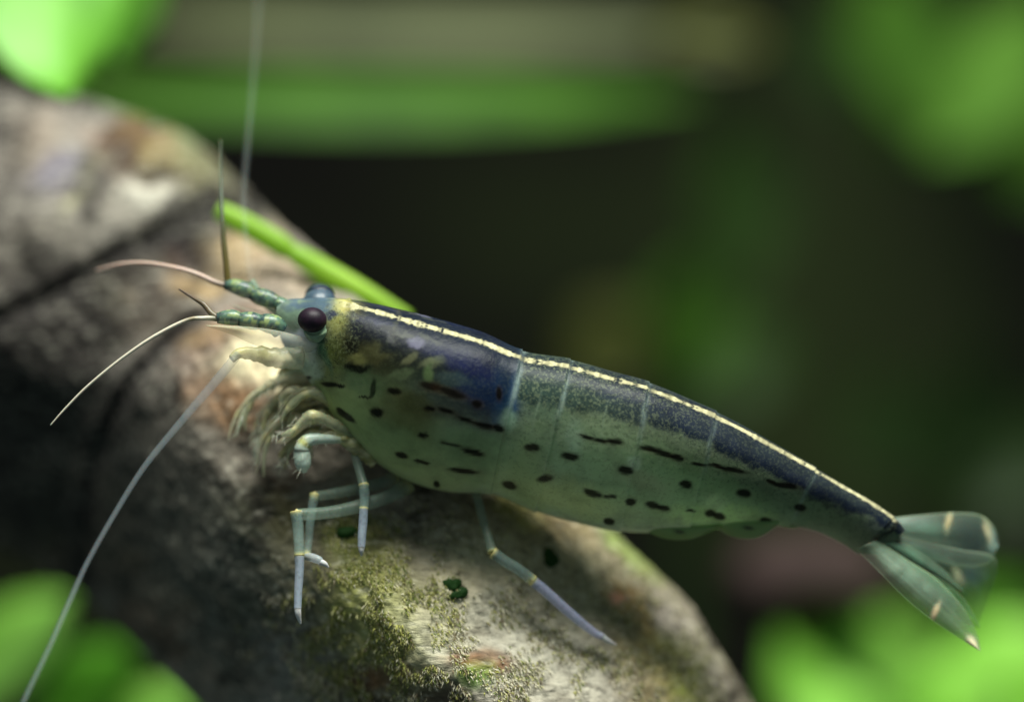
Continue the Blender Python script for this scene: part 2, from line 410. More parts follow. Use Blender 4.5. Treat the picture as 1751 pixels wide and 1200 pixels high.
    o['label'] = 'mottled grey-brown driftwood log with cracks and green algae under the shrimp'; o['category'] = 'driftwood'
    # algae fibres on the part in focus
    dVu = np.gradient(V, axis=0); dVv = np.gradient(V, axis=1); nrm = np.cross(dVu, dVv)
    nrm /= np.linalg.norm(nrm, axis=2)[..., None]
    sgn = np.sign(np.sum(nrm*np.stack([nx, nz, -ny], -1), -1)); nrm *= sgn[..., None]
    dens = (blob(x, y, 640, 1040, 130, 150, 0, .6)*1.0+blob(x, y, 780, 1150, 260, 120, 10, .6)*.55+blob(x, y, 1130, 1130, 70, 130, -30, .7)*.35+blob(x, y, 600, 910, 70, 40, 0, .6)*.5+blob(x, y, 930, 1010, 220, 80, 38, .7)*.22)
    dens *= sstep(.36, .62, fbm(x/34, y/34, 91, 3))*(s > 0.05)*np.abs(L[:, 5:6])**0
    p = dens.ravel(); p = p/p.sum()
    n = 14000
    idx = rng.choice(p.size, n, p=p)
    base = V.reshape(-1, 3)[idx]; nn = nrm.reshape(-1, 3)[idx]; xx, yy = x.ravel()[idx], y.ravel()[idx]
    fall = np.array([0.30, -0.15, -0.95])+rng.normal(0, .28, (n, 3))
    fall += np.where(rng.random(n) < .25, 1, 0)[:, None]*rng.normal(0, .6, (n, 3))
    ln = rng.uniform(4, 14, n)[:, None]*S; wd = rng.uniform(.5, 1.4, n)[:, None]*S
    dirv = fall+nn*rng.uniform(.15, .6, n)[:, None]; dirv /= np.linalg.norm(dirv, axis=1)[:, None]
    sidev = np.cross(dirv, nn); sidev /= np.maximum(np.linalg.norm(sidev, axis=1), 1e-6)[:, None]
    mid = base+dirv*ln*.5+nn*S*2; tip = base+dirv*ln-nn*ln*.10
    vv = np.stack([base-sidev*wd-nn*S, base+sidev*wd-nn*S, mid+sidev*wd*.8, mid-sidev*wd*.8, tip+sidev*wd*.2, tip-sidev*wd*.2], 1)
    k = np.arange(n)[:, None]*6
    ff = np.concatenate([k+np.array([[0, 1, 2, 3]]), k+np.array([[3, 2, 4, 5]])])
    g = blob(xx, yy, 640, 1030, 130, 150, 0, .6)
    pal = 1.25*lin([(168, 168, 92), (200, 196, 140), (122, 136, 70), (224, 218, 196), (140, 124, 98), (214, 206, 180)])
    pr = np.where(g[:, None] > .4, np.array([[.34, .28, .2, .08, .05, .05]]), np.array([[.12, .14, .10, .28, .16, .20]]))
    ch = (rng.random(n)[:, None] > np.cumsum(pr, 1)).sum(1).clip(0, 5)
    cc = pal[ch]*rng.uniform(.6, 1.15, n)[:, None]
    al = mesh('algae_fuzz', vv.reshape(-1, 3), ff, M_algae, o, np.repeat(cc, 6, 0), smooth=False)
    al['kind'] = 'stuff'
    # small leafy algae flecks stuck to the wood
    flecks = [(772, 1000, 17, 15), (784, 1015, 13, 17), (938, 958, 17, 25), (592, 908, 16, 14)]
    X, Y = x.ravel(), y.ravel(); ok = (s+0*x).ravel() > 0.05
    for (fx, fy, rx, ry) in flecks:
        i = np.argmin((X-fx)**2+(Y-fy)**2+(~ok)*1e9); c0 = V.reshape(-1, 3)[i]; n0 = nrm.reshape(-1, 3)[i]
        t1 = np.cross(n0, [0, 1, 0]); t1 /= np.linalg.norm(t1); t2 = np.cross(n0, t1)
        rings = []; nr, na = 5, 16
        for a_ in range(nr):
            q = (a_+.001)/(nr-1)
            for b_ in range(na):
                an = 2*math.pi*b_/na; wob = 1+.28*math.sin(2*an+fx)+.18*math.sin(3*an+fy)
                rings.append(c0+t1*math.cos(an)*rx*q*wob*S+t2*math.sin(an)*ry*q*wob*S+n0*S*(5+4*math.cos(q*1.5)+2*math.sin(3*an)*q-12*(q > .99)))
        mesh('algae_fleck', np.array(rings), grid_faces(nr, na, True), M_algae, o, np.ones((nr*na, 3))*lin((34, 72, 24)))
    return o
log = build_log()

# ---------------------------------------------------------------- shrimp
shrimp = empty('shrimp', (0, 0, 0), 'translucent green shrimp with dark side spots and pale back stripe on the driftwood', 'shrimp')
ROLL = math.radians(33)
#        top silhouette   bottom silhouette  depth  width/height
BODY = [(474, 524, 470, 548, -2, .9),
        (492, 513, 484, 588, -2, .75),
        (520, 511, 508, 622, -2, .66),
        (560, 510, 532, 655, -4, .68),
        (600, 514, 558, 695, -4, .72),
        (650, 523, 595, 742, -4, .76),
        (710, 538, 645, 788, -4, .78),
        (770, 554, 705, 822, -4, .78),
        (830, 573, 770, 838, -4, .76),
        (893, 602, 842, 842, -4, .72),
        (975, 617, 918, 872, -2, .70),
        (1042, 636, 990, 892, 0, .68),
        (1110, 656, 1062, 906, 2, .66),
        (1180, 685, 1132, 908, 6, .64),
        (1250, 718, 1205, 905, 10, .62),
        (1320, 757, 1275, 898, 14, .60),
        (1390, 798, 1345, 898, 18, .58),
        (1440, 828, 1396, 908, 22, .56),
        (1490, 857, 1440, 928, 26, .56),
        (1530, 886, 1472, 946, 30, .55),
        (1548, 906, 1508, 946, 32, .5)]
STRIPE = [(590, 521), (630, 527), (665, 536), (738, 556), (780, 570), (830, 590), (870, 606), (893, 614), (905, 620), (960, 629), (1000, 636), (1050, 648), (1100, 660), (1150, 680), (1200, 704), (1250, 730), (1300, 755), (1350, 785), (1400, 812), (1450, 840), (1500, 870), (1536, 896)]
SEG = [9.0, 10.0, 12.0, 13.65, 16.1, 18.95]
BODYPAINT = [  # cx, cy, rx, ry, angle, colour, opacity, softness
    # carapace
    (640, 720, 150, 70, 40, (98, 116, 62), .9, .6), (760, 800, 120, 40, 10, (104, 114, 72), .85, .6),
    (590, 690, 60, 30, 45, (108, 122, 62), .7, .6), (660, 650, 90, 24, 12, (62, 92, 54), .8, .6),
    (705, 705, 60, 60, 20, (60, 64, 26), .85, .7), (820, 765, 70, 50, 20, (72, 100, 60), .8, .7), (690, 760, 60, 26, 30, (92, 112, 66), .6, .6),
    (690, 590, 120, 50, 18, (34, 38, 46), .95, .6), (800, 640, 100, 66, 25, (24, 32, 74), .95, .5),
    (780, 595, 80, 26, 22, (28, 34, 100), .8, .6), (840, 690, 50, 40, 20, (24, 40, 70), .85, .6), (720, 560, 60, 16, 20, (34, 38, 66), .9, .6),
    (868, 655, 22, 48, 8, (42, 78, 120), .8, .6), (860, 700, 16, 26, 6, (40, 78, 112), .7, .6), (660, 620, 60, 30, 10, (50, 54, 30), .85, .6),
    (600, 600, 36, 30, 0, (48, 48, 20), .85, .6), (625, 563, 40, 14, 15, (42, 42, 44), .85, .6),
    (640, 545, 44, 11, 14, (50, 52, 96), .85, .5), (735, 645, 50, 30, 20, (46, 60, 40), .8, .6), (770, 690, 60, 26, 14, (30, 42, 36), .8, .6),
    (578, 546, 22, 30, 0, (128, 126, 66), .75, .7), (596, 526, 30, 10, 12, (190, 180, 106), .85, .5),
    (560, 620, 26, 40, 10, (94, 102, 44), .85, .6),
    (512, 606, 32, 46, 0, (186, 202, 200), .95, .5), (508, 580, 34, 18, 0, (192, 198, 226), .9, .6),
    (498, 540, 34, 24, 0, (106, 130, 112), .9, .5), (530, 521, 44, 11, 0, (70, 88, 104), .95, .5), (566, 536, 12, 6, 25, (32, 40, 66), .9, .5),
    (518, 632, 16, 12, 0, (128, 144, 110), .7, .5), (500, 612, 8, 6, 0, (60, 66, 66), .7, .5), (530, 604, 8, 12, 20, (190, 200, 206), .6, .5),
    (554, 596, 7, 44, -10, (60, 98, 72), .85, .5),
    (712, 587, 13, 9, 5, (136, 134, 160), .8, .4), (696, 574, 14, 5, 12, (104, 106, 92), .7, .5), (726, 576, 12, 5, 20, (98, 100, 84), .7, .5), (742, 584, 10, 4, 30, (96, 98, 84), .6, .5),
    (680, 556, 6, 10, 10, (110, 110, 84), .7, .5), (668, 580, 8, 12, -20, (92, 92, 86), .6, .5), (700, 614, 16, 7, -30, (84, 86, 62), .7, .5), (686, 640, 20, 8, -14, (70, 84, 60), .6, .5),
    (610, 616, 15, 11, 0, (104, 106, 62), .8, .5), (740, 620, 22, 8, -10, (90, 96, 70), .7, .5), (732, 636, 9, 12, 0, (74, 92, 58), .6, .5), (672, 566, 20, 6, 20, (106, 104, 82), .7, .5),
    (660, 596, 12, 9, 0, (18, 22, 22), .8, .5), (652, 574, 8, 6, 0, (22, 24, 28), .7, .5), (760, 606, 14, 7, 10, (20, 26, 60), .7, .5), (598, 588, 10, 8, 0, (24, 24, 12), .7, .5),
    (612, 632, 20, 6, 5, (18, 24, 12), .95, .4), (600, 625, 8, 9, 40, (18, 24, 12), .7, .5), (556, 578, 6, 5, 0, (20, 36, 28), .8, .5),
    (640, 664, 4, 16, 10, (24, 40, 20), .85, .5), (627, 678, 9, 4, 10, (18, 24, 14), .9, .4),
    (868, 718, 12, 18, 0, (128, 156, 132), .75, .6),
    # abdomen
    (935, 680, 40, 80, 0, (70, 94, 80), .6, .7), (1040, 800, 160, 60, 12, (98, 120, 82), .8, .7),
    (1200, 850, 140, 50, 18, (98, 128, 76), .7, .7), (1060, 870, 110, 26, 8, (112, 130, 84), .7, .7),
    (1400, 880, 70, 26, 30, (118, 140, 106), .7, .7), (960, 850, 90, 30, 12, (116, 126, 70), .85, .7),
    (1230, 885, 80, 20, 5, (130, 158, 80), .7, .7), (1225, 860, 22, 16, 0, (136, 158, 104), .6, .6), (1085, 790, 14, 12, 0, (140, 156, 136), .5, .6),
    (900, 800, 30, 60, 10, (90, 106, 58), .6, .7), (985, 745, 16, 26, 0, (120, 142, 122), .5, .6), (1100, 820, 50, 20, 20, (108, 104, 78), .5, .7),
]
ORGANS = [  # shapes showing through the clear shell: cx, cy, rx, ry, angle, colour, opacity
    (712, 587, 14, 9, 5, (126, 124, 150), .85), (696, 573, 14, 4, 12, (104, 106, 92), .7), (728, 575, 11, 5, 20, (100, 102, 86), .7), (745, 584, 10, 4, 30, (96, 98, 84), .6),
    (680, 556, 5, 10, 10, (120, 118, 86), .7), (666, 582, 6, 12, -20, (92, 92, 92), .6), (700, 614, 16, 6, -30, (92, 94, 66), .7), (686, 640, 20, 7, -14, (82, 96, 66), .6),
    (608, 614, 16, 11, 0, (112, 112, 66), .8), (740, 620, 22, 7, -10, (96, 102, 72), .7), (732, 638, 8, 12, 0, (80, 100, 60), .6), (655, 552, 30, 5, 14, (84, 84, 110), .6),
    (640, 604, 26, 16, 10, (66, 66, 38), .7), (652, 574, 9, 6, 0, (16, 18, 22), .8), (660, 598, 13, 8, 0, (14, 18, 18), .8), (762, 606, 16, 7, 10, (18, 24, 70), .7), (598, 588, 10, 8, 0, (20, 20, 10), .7),
    (612, 633, 21, 6, 5, (14, 20, 10), .95), (598, 624, 8, 9, 40, (14, 20, 10), .7), (640, 664, 4, 16, 10, (20, 36, 18), .85), (627, 679, 10, 4, 10, (16, 22, 12), .9),
    (790, 618, 60, 18, 22, (22, 28, 72), .5), (820, 668, 40, 26, 20, (22, 38, 66), .6), (776, 648, 30, 10, 10, (48, 64, 64), .5), (710, 690, 30, 20, 30, (56, 60, 24), .6),
]
SPOTS = [  # cx, cy, half length, half width, angle
    (523, 647, 9, 3.2, -12), (563, 656, 13, 4, 6), (582, 660, 8, 3, 14), (592, 712, 17, 4.6, 32), (644, 706, 10.5, 7, 26), (584, 704, 9, 3, 34),
    (673, 669, 11, 5.5, 8), (736, 660, 16, 6, 12), (772, 671, 24, 5.5, 18), (815, 690, 8, 6, 10), (733, 698, 9, 4, 5), (763, 702, 15, 4, 16),
    (800, 718, 18, 3.5, 16), (828, 728, 16, 4.5, 14), (852, 732, 10, 5.5, 16), (723, 745, 9, 4.2, 10), (770, 760, 20, 3.0, 16), (808, 772, 19, 5, 12),
    (686, 777, 11, 4.2, 22), (722, 791, 14, 3.0, 12), (792, 804, 24, 4, 4), (746, 829, 5, 5, -40),
    (852, 672, 4, 9, 0),
    (909, 766, 12.5, 5.6, 6), (974, 781, 13.5, 6, 8), (932, 817, 12.5, 5.2, 0), (871, 829, 13, 6, 18),
    (1003, 748, 14, 3.2, 14), (1030, 754, 14, 3.2, 4), (1052, 756, 14, 4.6, 8), (1108, 768, 14, 3.8, 10), (1134, 775, 22, 4.6, 14), (1158, 782, 10, 5, 16), (1195, 794, 14, 2.4, 14),
    (1225, 797, 14, 3, 8), (1252, 803, 22, 4, 10), (1318, 822, 9, 3, 14), (1342, 829, 22, 4.2, 8),
    (1069, 803, 12, 6.2, 10), (1174, 828, 9.5, 6.2, 6), (1271, 844, 11, 6, 10), (1368, 868, 9, 6, 10),
    (1013, 843, 16, 5.2, 20), (1043, 850, 11, 2.6, 2), (1079, 856, 8.5, 5.2, 0), (1116, 865, 12, 5.5, 16), (1134, 869, 11, 4.2, 4), (1180, 874, 8, 2, 10), (1215, 878, 8.5, 5.5, 5), (1230, 884, 11, 5, 14),
    (1042, 891, 9.5, 4.8, 10), (1310, 890, 10, 4.6, 8), (1296, 905, 7, 3, 10),
]
DARKBAND = [(905, 690), (960, 700), (1050, 712), (1110, 722), (1180, 745), (1250, 778), (1320, 812), (1400, 852), (1450, 874), (1500, 892), (1530, 905)]
def build_body():
    nu, nv = 900, 220
    B = catmull(np.array(BODY, float), nu); t = np.linspace(0, len(BODY)-1, nu)
    cx, cy = (B[:, 0]+B[:, 2])/2, (B[:, 1]+B[:, 3])/2; ux, uy = (B[:, 0]-B[:, 2])/2, (B[:, 1]-B[:, 3])/2
    hh = np.hypot(ux, uy); ux, uy = ux/hh, uy/hh
    w = np.minimum(B[:, 5]*1.04, .9)*hh; a = np.sqrt(np.maximum(hh**2-(w*math.sin(ROLL))**2, 1))/math.cos(ROLL)
    # shell plates: each overlaps the next one
    st = np.zeros(nu)
    for i, sg in enumerate(SEG):
        st += 2.0*np.exp(-np.clip(sg-t, 0, None)/0.55)*(t <= sg)
        st -= 0.8*np.exp(-np.clip(t-sg, 0, None)/0.2)*(t > sg)
    th = np.linspace(0, 2*math.pi, nv, endpoint=False)[None]
    ex = 0.92
    ct, sn = np.sign(np.cos(th))*np.abs(np.cos(th))**ex, np.sign(np.sin(th))*np.abs(np.sin(th))**ex
    def pos(th, ct, sn):
        up = (a+st)[:, None]*ct; la = (w+st)[:, None]*sn
        h = up*math.cos(ROLL)-la*math.sin(ROLL); dp = -up*math.sin(ROLL)-la*math.cos(ROLL)
        return cx[:, None]+ux[:, None]*h, cy[:, None]+uy[:, None]*h, B[:, 4:5]+dp
    x, y, d = pos(th, ct, sn)
    xm, ym, _ = pos(th, ct, np.abs(sn))          # pigment is mirrored on the far flank
    T = t[:, None]+0*x
    n1 = fbm(xm/40, ym/40, 5, 4); n2 = fbm(xm/14, ym/14, 9, 3); xw, yw = xm+22*(n1-.5), ym+22*(n2-.5)
    col = np.ones(x.shape+(3,))*lin((108, 122, 98)); al = np.ones(x.shape)*.97; spk = np.ones(x.shape)*(.12+.18*sstep(8.9, 9.2, T))
    for bx, by, rx, ry, ang, cc, op, so in BODYPAINT:
        col = mixc(col, cc, blob(xw, yw, bx, by, rx, ry, ang, so)*op)
    col *= (1+2.4*sstep(60, 150, poly_dist(xm, ym, STRIPE)[0])*(.35+.65*sstep(8.4, 9.2, T)+.4*(1-sstep(8.4, 9.2, T))*sstep(110, 170, poly_dist(xm, ym, STRIPE)[0])))[..., None]  # paler flank: light coming through the body put into the colour
    sd0 = poly_dist(xm, ym, STRIPE)[0]; car = 1-sstep(8.8, 9.1, T)
    col *= (1-.74*car*(1-sstep(70, 125, sd0))*sstep(3.6, 4.6, T))[..., None]
    grey = col.mean(-1, keepdims=True); k = (.35*sstep(70, 130, sd0))[..., None]; col = col*(1-k)+grey*np.array([1.03, 1.10, .82])*k
    for bx, by, rx, ry, ang, cc, op in ORGANS:
        col = mixc(col, cc, blob(xm+16*(n1-.5), ym+16*(n2-.5), bx, by, rx, ry, ang, .45)*op)
    # abdomen: dark blue-green upper zone, darker gut line at its lower edge
    sd, ss = poly_dist(xm, ym, STRIPE); bd, bs = poly_dist(xw, yw, DARKBAND)
    ab = sstep(9.0, 9.15, T)
    upper = ab*sstep(10, -6, bs*bd)
    cu = (1-sstep(10.5, 12.5, T))[..., None]*lin((40, 58, 52))+sstep(10.5, 12.5, T)[..., None]*lin((36, 44, 52))
    col = col*(1-(upper*.88)[..., None])+cu*(upper*.88)[..., None]
    col = mixc(col, (26, 36, 46), ab*np.exp(-((bs*bd+6)/9.0)**2)*(sstep(11, 13, T)*.8+.25))
    col = mixc(col, (40, 46, 72), ab*np.exp(-((sd-24)/14)**2)*sstep(10, 11, T)*.6*(n1*1.6).clip(0, 1))
    spk += .5*ab*upper*(1-sstep(11.5, 14, T)) + .35*ab*(1-upper)*np.exp(-(np.maximum(bd-0, 0)/45)**2) + .7*blob(xm, ym, 580, 560, 30, 50, 0, .7)+.6*blob(xm, ym, 560, 620, 26, 40, 0, .6)
    # plate edges
    for sg, op, wd in zip(SEG, (.75, .55, .5, .3, .35, 0), (.055, .05, .06, .05, .05, .05)):
        vis = 1-sstep(40, 120, sd)
        col = mixc(col, (168, 190, 184), np.exp(-((T-sg-.02-.1*(n1-.5))/wd)**2)*op*vis*(.3+1.2*n2).clip(0, 1))
    for tt, op in ((9.55, .35), (11.1, .3), (14.6, .15)):
        col = mixc(col, (150, 170, 150), np.exp(-((T-tt-.06*(n1-.5))/.02)**2)*op*(1.6*n2-.2).clip(0, 1)*sstep(30, 60, sd)*(1-sstep(110, 150, sd)))
    col = mixc(col, (96, 118, 70), (1-ab)*np.exp(-((T-8.97)/.02)**2)*.4*sstep(80, 130, sd))
    # dark back beyond the stripe (theta close to the midline and on the far side)
    far = np.exp(-((np.minimum(th, 2*math.pi-th))/0.55)**2)*sstep(3.6, 4.6, T)
    col = mixc(col, (24, 30, 42), far*.9)
    # dashes and spots
    for k, (bx, by, rl, rw, ang) in enumerate(SPOTS):
        m = blob(xm+7*(n2-.5), ym+7*(n1-.5), bx, by, rl*1.12, rw*1.2, ang, .3)
        halo = blob(xm, ym, bx+2, by+2, rl*1.35, rw*1.6, ang, .5)
        col = mixc(col, (96, 62, 24), halo*.14*(rw > 3)); col = mixc(col, (16, 14, 10), m*.96)
        spk *= 1-m; al = np.maximum(al, m)
    # pale dorsal stripe
    wid = np.interp(T, [3.4, 4.5, 8, 9, 10, 14, 19], [9, 6.5, 6, 5.5, 5, 5, 4])*(.1+1.0*n2+.9*fbm(xm/5, ym/5, 25, 2))
    arc = np.minimum(th, 2*math.pi-th)*w[:, None]
    sm = (1-sstep(.55, 1.15, arc/wid))*sstep(3.5, 4.0, T)*(T < 19.2)
    gap = np.ones_like(T)
    for sg in SEG[:3]: gap *= 1-.85*np.exp(-((T-sg-.05)/.05)**2)
    mid = np.minimum(th, 2*math.pi-th) < 0.9
    sm = sm*sstep(.18, .36, fbm(xm/9, ym/6, 35, 3))
    stc = lin((178, 172, 136))*(.3+1.2*fbm(xm/6, ym/5, 15, 2))[..., None]
    sm = sm*gap*mid; col = col*(1-sm[..., None])+stc*sm[..., None]; spk *= 1-.7*sm
    al = np.where(sm > .3, 1, al); al -= .22*sstep(15.5, 17.5, T)*sstep(20, 50, sd); al -= .14*(1-sstep(2.2, 3.2, T)); al -= .05*sstep(90, 160, sd)*(1-(col.max(-1) < .02))
    # hind end: dark wedge above the tail joint
    col = mixc(col, (24, 26, 28), np.exp(-(poly_dist(xm, ym, [(1534, 893), (1524, 908), (1496, 921)])[0]/5)**2)*.9)
    V = P(x, y, d)
    F = grid_faces(nu, nv, True, flip=True).tolist(); F.append(list(range(nv))); F.append([(nu-1)*nv+k for k in range(nv)][::-1])
    rgba = np.concatenate([col, al[..., None]], -1)
    milky = .65*sstep(.04, .12, col.max(-1))*(1-sm)*sstep(2.0, 3.0, T)
    return mesh('body', V, F, M_shell, shrimp, rgba, {'speckle': spk, 'milky': milky})
build_body()

def rgba(c, a, shape):
    return np.concatenate([np.ones(shape+(3,))*lin(c), np.ones(shape+(1,))*a], -1)
def bandcol(base, a, bands=()):
    """bands: centre u, half width, colour, alpha"""
    def f(u, A, px, py):
        c = rgba(base, a, u.shape)
        for cu, w, cc, al in bands:
            m = np.exp(-((u-cu)/w)**2)[..., None]; c = c*(1-m)+np.append(lin(cc), al)*m
        return c
    return f

def sphere(name, px, py, d, rx, ry, rz, mat, parent, ang=0):
    nu, nv = 28, 40; u = np.linspace(0, math.pi, nu)[:, None]; v = np.linspace(0, 2*math.pi, nv, endpoint=False)[None]
    a = math.radians(ang); ex = np.cos(u)*rx*np.ones_like(v); ey = np.sin(u)*np.cos(v)*ry; ez = np.sin(u)*np.sin(v)*rz
    return mesh(name, P(px+ex*math.cos(a)-ey*math.sin(a), py+ex*math.sin(a)+ey*math.cos(a), d+ez), grid_faces(nu, nv, True), mat, parent)
# eyes on short stalks
tube('eye_stalk', [(530, 580, -16, 8), (548, 574, -30, 24), (548, 562, -44, 29), (543, 552, -56, 27), (540, 549, -62, 18)], M_limb, shrimp, bandcol((146, 172, 140), .75, ((.1, .3, (100, 120, 106), .8),)), 30, 32)
sphere('eye', 534, 547, -66, 25, 21.5, 24, M_eye, shrimp, 5)
tube('eye_stalk', [(540, 535, 14, 26), (545, 524, 22, 30), (548, 512, 32, 27), (548, 504, 38, 18)], M_limb, shrimp, bandcol((70, 88, 104), .8), 20, 28)
sphere('eye', 547, 505, 36, 25.5, 20, 24, M_eye2, shrimp, 4)
# rostrum spine between the eyes
tube('rostrum', [(600, 519, -20, 9), (560, 521, -22, 7), (520, 520, -22, 4), (488, 523, -20, 1.2)], M_limb, shrimp, bandcol((70, 86, 98), .95, ((0, .3, (150, 148, 80), 1),)), 40, 12)

# antennules: three jointed segments, each with two feelers
def antennule(segs, feelers, seed):
    root = None
    def colf(u, A, px, py):
        c = rgba((84, 114, 96), .8, u.shape)
        n = fbm(px/9+seed, A*2, seed, 3)
        for m, cc in ((sstep(.5, .62, n), (30, 48, 62)), (sstep(.56, .68, fbm(px/7, A*2.3+9, seed+3, 2)), (150, 168, 104))):
            c[..., :3] = mixc(c[..., :3], cc, m*.8)
        m = np.exp(-((np.abs(u-.5)-.5)/.1)**2)*.8; c[..., :3] = mixc(c[..., :3], (34, 48, 60), m)
        m = sstep(.4, .8, -np.cos(A))*.0; return c
    for k, sg in enumerate(segs):
        o = tube('antennule' if root is None else 'segment', sg, M_limb, root or shrimp, colf, 30, 20)
        root = root or o
    for (ctrl, base, bands, a) in feelers:
        tube('feeler', ctrl, M_feeler, root, bandcol(base, a, bands), 90, 10)
    return root
antennule([[(480, 566, -46, 15), (470, 556, -50, 17), (455, 552, -52, 16), (442, 551, -52, 12)],
           [(448, 552, -52, 12), (434, 549, -53, 15), (420, 547, -54, 14), (408, 546, -54, 11)],
           [(412, 546, -54, 11), (398, 543, -54, 13.5), (384, 543, -54, 12), (371, 544, -54, 9)]],
          [([(374, 545, -54, 5), (350, 544, -58, 4), (318, 548, -60, 3.4), (262, 576, -62, 3), (205, 615, -62, 2.6), (150, 660, -60, 2.2), (112, 698, -58, 1.8), (86, 727, -56, 1.0)], (196, 190, 172), ((0, .12, (92, 92, 72), 1), (.25, .05, (130, 120, 96), 1)), .95),
           ([(372, 543, -54, 6), (360, 534, -50, 5), (348, 520, -44, 4.5), (330, 509, -36, 3), (306, 494, -24, 1.4)], (92, 80, 58), ((1, .4, (70, 54, 40), .9),), 1)], 5)
antennule([[(500, 540, 0, 12), (488, 528, 4, 15), (478, 520, 6, 13), (470, 516, 8, 10)],
           [(476, 518, 8, 11), (460, 512, 12, 15), (444, 507, 16, 15), (430, 502, 18, 11)],
           [(434, 503, 18, 11), (420, 496, 20, 14), (402, 490, 24, 13), (384, 487, 26, 8)]],
          [([(392, 490, 26, 5), (366, 482, 28, 5), (335, 468, 30, 4.2), (300, 458, 36, 3.8), (250, 450, 60, 3.4), (205, 452, 90, 3), (165, 462, 120, 2)], (196, 170, 156), ((0, .2, (110, 96, 80), 1),), .9),
           ([(389, 482, 26, 5.5), (387, 455, 26, 5.4), (383, 415, 28, 5), (380, 370, 34, 4), (378, 310, 60, 2.4), (377, 240, 90, 1.4)], (96, 84, 40), ((.8, .35, (84, 100, 84), .5),), 1)], 9)

# antennae (long whips) with their stout bases
b1 = tube('antenna', [(515, 612, -30, 20), (478, 612, -44, 18), (440, 606, -56, 13), (412, 604, -66, 9), (396, 614, -72, 7)], M_limb, shrimp, bandcol((168, 174, 146), .5, ((.45, .12, (150, 150, 90), .6), (.75, .2, (190, 182, 120), .6))), 40, 18, 1.0, .25)
tube('feeler', [(408, 604, -72, 7), (392, 624, -76, 8), (360, 662, -84, 7.5), (300, 732, -98, 6), (245, 800, -112, 5), (195, 880, -128, 4.6), (150, 960, -146, 4.4), (118, 1030, -164, 5), (85, 1105, -186, 4.6), (40, 1200, -215, 4.2), (5, 1290, -240, 3)], M_feeler, b1, bandcol((150, 160, 166), .19), 160, 10)
b2 = tube('antenna', [(490, 540, 26, 9), (466, 526, 38, 9), (445, 508, 46, 8), (430, 480, 52, 6)], M_limb, shrimp, bandcol((120, 140, 120), .8), 30, 14)
tube('feeler', [(431, 488, 50, 6.5), (428, 465, 58, 7), (420, 400, 90, 6.5), (417, 330, 130, 6.2), (424, 240, 190, 6), (432, 150, 250, 5.6), (440, 40, 330, 5), (446, -80, 420, 4.5)], M_feeler, b2, bandcol((150, 160, 158), .045), 120, 10)

# antennal scales (flat blades)
def scalecol(u, v, x, y):
    c = rgba((196, 196, 172), .22, u.shape); c[..., :3] = mixc(c[..., :3], (206, 200, 120), blob(x, y, 440, 578, 60, 12, 12, .6)*.7)
    c[..., :3] = mixc(c[..., :3], (150, 160, 190), blob(x, y, 480, 590, 40, 16, 12, .6)*.6); return c
ruled('antennal_scale', [(550, 584), (480, 566), (430, 559), (385, 556), (352, 556)], [(550, 600), (490, 604), (440, 592), (395, 572), (352, 558)], M_feeler, shrimp, lambda u, v: -56-20*np.sin(u*2.2)+14*v, 4, scalecol, 40, 16, 8)
ruled('antennal_scale', [(510, 545), (470, 536), (430, 527), (395, 520)], [(510, 575), (470, 566), (430, 548), (395, 522)], M_feeler, shrimp, lambda u, v: 20+10*v, 4, scalecol, 30, 12, 6)

